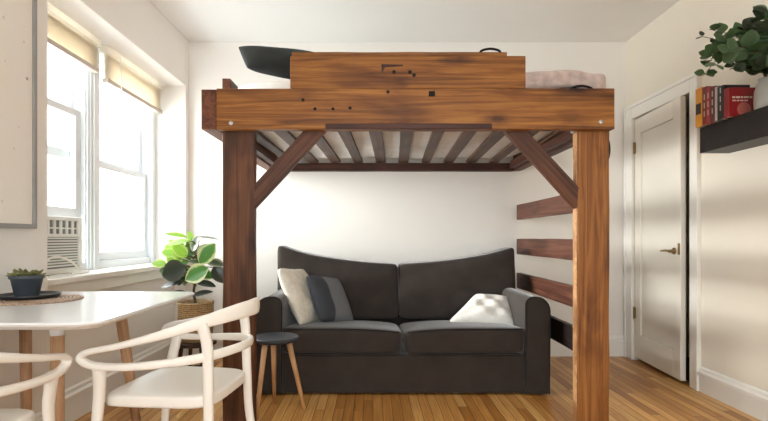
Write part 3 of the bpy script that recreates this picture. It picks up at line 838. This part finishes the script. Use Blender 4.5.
# ------------------------------------------------------------------ plant by the window
BC = Vector((-1.20, 3.32, 0))
sd = thing('plant_stand', 'dark wooden plant stand under the woven basket', 'stand', BC)
MB().lathe(BC, [(.125, .295), (.135, .30), (.135, .318), (.13, .322)], 32).build('stand_top', M['stand'], sd, bevel=.002)
for a in (40, 130, 220, 310):
    ca, sa = math.cos(R(a)), math.sin(R(a))
    MB().tube([BC + Vector((ca*.13, sa*.13, 0)), BC + Vector((ca*.095, sa*.095, .30))], [.011, .014], 10).build('leg', M['stand'], sd)
ring = [BC + Vector((.118*math.cos(i*math.pi/12), .118*math.sin(i*math.pi/12), .12)) for i in range(24)]
MB().tube(ring, .008, 8, closed=True).build('brace_ring', M['stand'], sd)
pt = thing('potted_rubber_plant', 'leafy variegated rubber plant in a woven basket beside the window', 'plant', BC + Vector((0, 0, .323)))
MB().lathe(BC + Vector((0, 0, .323)), [(.095, 0), (.105, .01), (.117, .12), (.115, .24), (.119, .252), (.119, .265), (.108, .266), (.104, .24), (0, .235)], 36, cap=False).build('basket', M['basket'], pt, smooth=True, origin=BC)
MB().lathe(BC + Vector((0, 0, .55)), [(.103, 0), (.10, .018)], 28).build('soil', M['soil'], pt)
trunk = [BC + Vector(v) for v in ((0, 0, .56), (-.012, -.005, .66), (.006, 0, .78), (0, .01, .90), (.012, 0, 1.0))]
MB().tube([Vector(v) for v in catmull([tuple(v) for v in trunk], 5, False)], .009, 8).build('stem', M['stem'], pt, smooth=True)
LV = [  # px offsets in the plant's own close-up: centre u, v, axis angle deg, length, width, depth offset, normal (x,y,z), slot
    (160, 86, 165, .15, .075, .05, (0, -.45, 1), 0), (168, 112, 185, .15, .085, -.03, (0, -.55, 1), 0), (135, 150, 170, .095, .075, .0, (.1, -1, .35), 0),
    (180, 156, 60, .09, .06, .03, (0, -1, .3), 0), (102, 188, 175, .10, .07, .05, (0, -.9, .6), 0), (152, 214, 200, .17, .15, -.08, (-.1, -1, .15), 2),
    (146, 258, 190, .15, .07, -.02, (0, -.6, 1), 2), (270, 152, 55, .16, .115, -.09, (.15, -1, .3), 1), (268, 96, 0, .16, .10, .02, (0, -.12, 1), 3),
    (240, 180, 170, .14, .09, -.03, (0, -.5, 1), 3), (232, 224, 205, .17, .135, -.12, (-.1, -1, .35), 1), (300, 186, -10, .12, .10, -.02, (.1, -.55, 1), 3),
    (312, 226, -60, .13, .10, .02, (.4, -1, .1), 2), (266, 258, -8, .14, .075, -.04, (0, -.5, 1), 2), (252, 291, 15, .14, .07, -.06, (0, -.5, 1), 2),
    (265, 128, 20, .14, .09, .03, (0, -.35, 1), 3), (215, 130, 120, .11, .07, .06, (0, -.7, .7), 3), (212, 96, 100, .09, .05, .02, (0, -.6, .8), 0),
    (178, 190, 200, .12, .09, .05, (0, -.8, .6), 1), (180, 288, 160, .09, .04, .0, (0, -.6, 1), 2), (265, 225, -20, .12, .08, .05, (0, -.8, .6), 1), (230, 150, 80, .12, .08, .08, (0, -1, .3), 3)]
for i in range(20):
    a = rnd.uniform(0, 360); u = 205 + 95*math.cos(R(a))*rnd.uniform(.35, 1); v = 185 + 85*math.sin(R(a))*rnd.uniform(.3, 1)
    LV.append((u, v, 90 - (u-205)*.8 + (180 if v > 230 else 0) + rnd.uniform(-35, 35), rnd.uniform(.10, .14), rnd.uniform(.065, .09), rnd.uniform(-.06, .12), (rnd.uniform(-.4, .4), -1, rnd.uniform(.1, 1.3)), 0 if (u < 190 and v < 200) else rnd.choice((1, 3, 3, 2))))
fol = MB(); pet = MB()
for u, v, ang, ln, wd, dy, nr, mi in LV:
    c = at(130 + u/3.508, 210 + v/3.508, BC.y + dy)
    d = Vector((math.cos(R(ang)), rnd.uniform(-.15, .05), math.sin(R(ang)))).normalized()
    base = c - d*(ln*.5)
    fol.leaf(base, d, Vector(nr), ln, wd, .10, .14, mi, rows=8)
    tz = min(max(base.z-.03, BC.z+.60), BC.z+.98)
    tp = BC + Vector((0, 0, tz))
    pet.tube([tp, tp.lerp(base, .5) + Vector((0, 0, .012)), base + d*.012], [.004, .0035, .003], 6)
fol.build('foliage', [M['leaf_lime'], M['leaf_var'], M['leaf_dark'], M['leaf_grey']], pt, smooth=True, attr=True)
pet.build('leaf_stalks', M['stem'], pt, smooth=True)

# ------------------------------------------------------------------ wall shelf, books, vase
SH0, SH1 = 1.35, 3.0; SHX = 2.0; SZ0, SZ1 = 1.535, 1.69
shf = thing('wall_shelf', 'thick black brown floating shelf on the right wall', 'shelf', (XR, 2.2, SZ0))
MB().box(SHX, XR-.001, SH0, SH1, SZ0, SZ1).build('shelf_box', M['shelf'], shf, bevel=.003)
def book(y0, y1, h, depth, cover, label, xo=0):
    x0 = 1.975 + xo; x1 = x0 + depth; z0 = SZ1 + .001; t = .0025
    mb = MB()
    mb.box(x0, x0+t, y0, y1, z0, z0+h, 0).box(x0+t, x1, y0, y0+t, z0, z0+h, 0).box(x0+t, x1, y1-t, y1, z0, z0+h, 0)
    o = mb.build('book', cover, bevel=.0008)
    tag(o, label, 'book', 'books on the wall shelf')
    MB().box(x0+t, x1-.004, y0+t, y1-t, z0+.003, z0+h-.003).build('pages', M['paper'], o)
    return o
def bookmat(n, c): return plain(n, c, .4, .06, 12)
bl = [(.056, .232, .165, srgb(226, 152, 34), 'orange spined book at the far end of the shelf row'),
      (.036, .226, .155, srgb(122, 34, 30), 'dark red book beside the orange one'),
      (.030, .216, .155, srgb(168, 44, 38), 'bright red narrow book, third from the far end of the row'),
      (.042, .206, .150, srgb(96, 26, 30), 'maroon book in the middle of the shelf row'),
      (.020, .196, .150, srgb(196, 186, 176), 'thin pale spined book between the maroon and black ones'),
      (.050, .190, .150, srgb(26, 24, 28), 'black spined book just behind the red covered one')]
yy = 2.995
for i, (th, h, dp, c, lab) in enumerate(bl):
    o = book(yy-th+.001, yy, h, dp, bookmat('book cover %d' % i, c), lab, xo=-.004 if i == 0 else 0)
    x0 = 1.975 - (.004 if i == 0 else 0)
    if i not in (4,):
        mk = MB()
        if i == 0:
            mk.box(x0-.0012, x0+.0005, yy-th+.006, yy-.006, SZ1+.075, SZ1+.14)
            mk.build('spine_band', bookmat('spine black', srgb(30, 24, 22)), o)
        else:
            yc = yy-th/2
            for z in (.05, .10, .15): mk.box(x0-.001, x0+.0005, yc-.003, yc+.003, SZ1+z, SZ1+z+.032)
            mk.build('spine_lettering', bookmat('spine cream', srgb(206, 190, 170)), o)
    yy -= th
yy -= .002
rb = book(yy-.038, yy, .162, .165, bookmat('book cover crimson', srgb(146, 24, 26)), 'crimson paperback whose front cover faces the room, nearest the vase')
yc = yy-.038; x0 = 1.975
tt = MB()
xx = x0+.018
for row, (z, hgt, wds) in enumerate(((SZ1+.104, .010, (.016, .022, .012, .026, .014)), (SZ1+.087, .007, (.02, .014, .018, .02)))):
    xx = x0+.02
    for wdt in wds: tt.box(xx, xx+wdt, yc-.0012, yc+.0005, z, z+hgt); xx += wdt+.005
tt.build('cover_lettering', bookmat('cover cream', srgb(226, 206, 190)), rb)
MB().lathe((x0+.085, yc+.0004, SZ1+.043), [(.038, 0), (.038, .0016)], 28, axis='y').build('cover_picture', bookmat('cover salmon', srgb(196, 104, 92)), rb)
VC = Vector((2.068, 2.575, SZ1+.001))
vs_ = thing('vase', 'grey ceramic vase of eucalyptus on the wall shelf', 'vase', VC)
MB().lathe(VC, [(.045, 0), (.053, .006), (.055, .04), (.053, .10), (.042, .135), (.034, .15), (.037, .165), (.033, .166), (.030, .15), (.036, .13), (0, .12)], 36, cap=False).build('vase_body', M['vase'], vs_, smooth=True)
BR = [  # tip px x, y, distance, leaf radius, count, slot, sag
    (700, 36, 2.66, .019, 6, 2, .05), (703, 76, 2.60, .030, 9, 0, .16), (702, 62, 2.62, .040, 7, 0, .12), (722, 42, 2.55, .040, 7, 0, .10), (738, 32, 2.66, .042, 6, 1, .06),
    (730, 70, 2.46, .034, 7, 2, .10), (708, 56, 2.56, .042, 8, 0, .10), (715, 66, 2.50, .040, 7, 1, .10), (712, 30, 2.60, .034, 6, 0, .07), (728, 52, 2.42, .042, 8, 0, .08), (752, 22, 2.50, .044, 7, 2, .05), (768, 10, 2.60, .048, 7, 1, .03), (790, 26, 2.50, .048, 7, 0, .03), (800, 52, 2.52, .046, 7, 0, .04), (782, 44, 2.40, .046, 6, 1, .05), (770, 66, 2.40, .04, 5, 0, .06), (748, 56, 2.44, .042, 6, 0, .08), (745, 48, 2.7, .042, 7, 2, .08), (812, 15, 2.62, .046, 7, 0, .03)]
ef = MB(); eb = MB()
mouth = VC + Vector((0, 0, .15))
for x, y, Yd, rr, cnt, mi, sag in BR:
    tip = at(x, y, Yd)
    if tip.x > XR-.08: tip.x = XR-.08
    mid = mouth.lerp(tip, .5) + Vector((0, 0, sag + .02))
    first = mouth + (mid-mouth)*.25 + Vector((0, 0, .03))
    path = [Vector(v) for v in catmull([tuple(VC + Vector((0, 0, .125))), tuple(mouth), tuple(first), tuple(mid), tuple(tip)], 8, False)]
    eb.tube(path, [.0035 - .002*i/len(path) for i in range(len(path))], 6)
    tot = len(path)
    for j in range(cnt):
        i = min(tot-2, int(tot*(.42 + .58*(j+.6)/cnt)))
        p = path[i]; t = (path[i+1]-path[i-1]).normalized()
        for s in (1, -1):
            a = rnd.uniform(0, 6.28)
            side = Vector((math.cos(a), math.sin(a)*.7, math.sin(a+1)*.9)); side = (side - t*side.dot(t)).normalized()
            if s < 0: side = -side + Vector((0, -.3, .2))
            d = (side + t*.55).normalized()
            k = rr*rnd.uniform(.8, 1.15)*(1 - .25*j/cnt)
            nrm = Vector((rnd.uniform(-.5, .2), -1, rnd.uniform(-.2, .8)))
            if abs(nrm.normalized().dot(d)) > .85: nrm = Vector((0, -.3, 1))
            b0 = p + d*.004
            if (b0 + d*2*k).x > XR-.015: d.x = -abs(d.x)
            q = (b0 + d*2*k)
            if q.x > XR-.02: continue
            if min(q.z, b0.z) < SZ1+.16 and q.y > 2.5: continue
            ef.leaf(b0, d, nrm, 2*k, 1.95*k if mi != 1 else 1.25*k, rnd.uniform(.02, .2), .10, mi if rnd.random() > .25 else rnd.choice((0, 2)), shape=.85 if mi != 1 else 1.0, rows=6)
eb.build('branches', M['twig'], vs_, smooth=True)
ef.build('foliage', [M['euc'], M['euc_pale'], M['euc_dark']], vs_, smooth=True, attr=True)

# ------------------------------------------------------------------ light, sky and camera
wd = bpy.data.worlds.new('sky'); scene.world = wd; wd.use_nodes = True
nt = wd.node_tree; bg = nt.nodes['Background']
# hazy white sky, brightest low over the street on the window side
tcw = N(nt, 'ShaderNodeTexCoord'); dt = N(nt, 'ShaderNodeVectorMath', operation='DOT_PRODUCT')
L(nt, tcw.outputs['Generated'], dt.inputs[0]); dt.inputs[1].default_value = Vector((-1, .0, .07)).normalized()
glow = N(nt, 'ShaderNodeMapRange', interpolation_type='SMOOTHERSTEP')
glow.inputs['From Min'].default_value = math.cos(R(34)); glow.inputs['From Max'].default_value = math.cos(R(3))
L(nt, dt.outputs['Value'], glow.inputs['Value'])
ml = N(nt, 'ShaderNodeMath', operation='MULTIPLY_ADD'); L(nt, glow.outputs[0], ml.inputs[0])
ml.inputs[1].default_value = 44.0; ml.inputs[2].default_value = 9.0
L(nt, mixc(nt, glow.outputs[0], (.92, .96, 1.0), (1.0, .98, .95)), bg.inputs['Color'])
L(nt, ml.outputs[0], bg.inputs['Strength'])
def portal(name, loc, rot, sx, sy):
    l = bpy.data.lights.new(name, 'AREA'); l.shape = 'RECTANGLE'; l.size = sx; l.size_y = sy
    l.cycles.is_portal = True
    o = bpy.data.objects.new(name, l); COL.objects.link(o); o.location = loc; o.rotation_euler = rot; return o
portal('window_daylight', (-2.0, 2.80, 1.55), (0, R(-90), 0), 1.5, .74)
portal('window_daylight', (-2.0, 3.69, 1.55), (0, R(-90), 0), 1.5, .78)
portal('window_daylight', (.3, YF-.16, 1.55), (R(90), 0, 0), 2.5, 1.7)  # portal at the added fill window

cam = bpy.data.cameras.new('camera'); co = bpy.data.objects.new('camera', cam); COL.objects.link(co)
co.location = (0, 0, EYE); co.rotation_euler = (R(90), 0, 0)
cam.sensor_fit = 'HORIZONTAL'; cam.sensor_width = 36; cam.lens = F/768*36
cam.shift_x = (384 - CX)/768; cam.shift_y = (CY - 210.5)/768; cam.clip_start = .02
scene.camera = co
scene.cycles.diffuse_bounces = 6; scene.cycles.max_bounces = 14; scene.cycles.transparent_max_bounces = 16
vs = scene.view_settings
scene.display_settings.display_device = 'sRGB'
vs.view_transform = 'Standard'; vs.look = 'None'; vs.gamma = 1; vs.use_curve_mapping = False
vs.exposure = 0.2
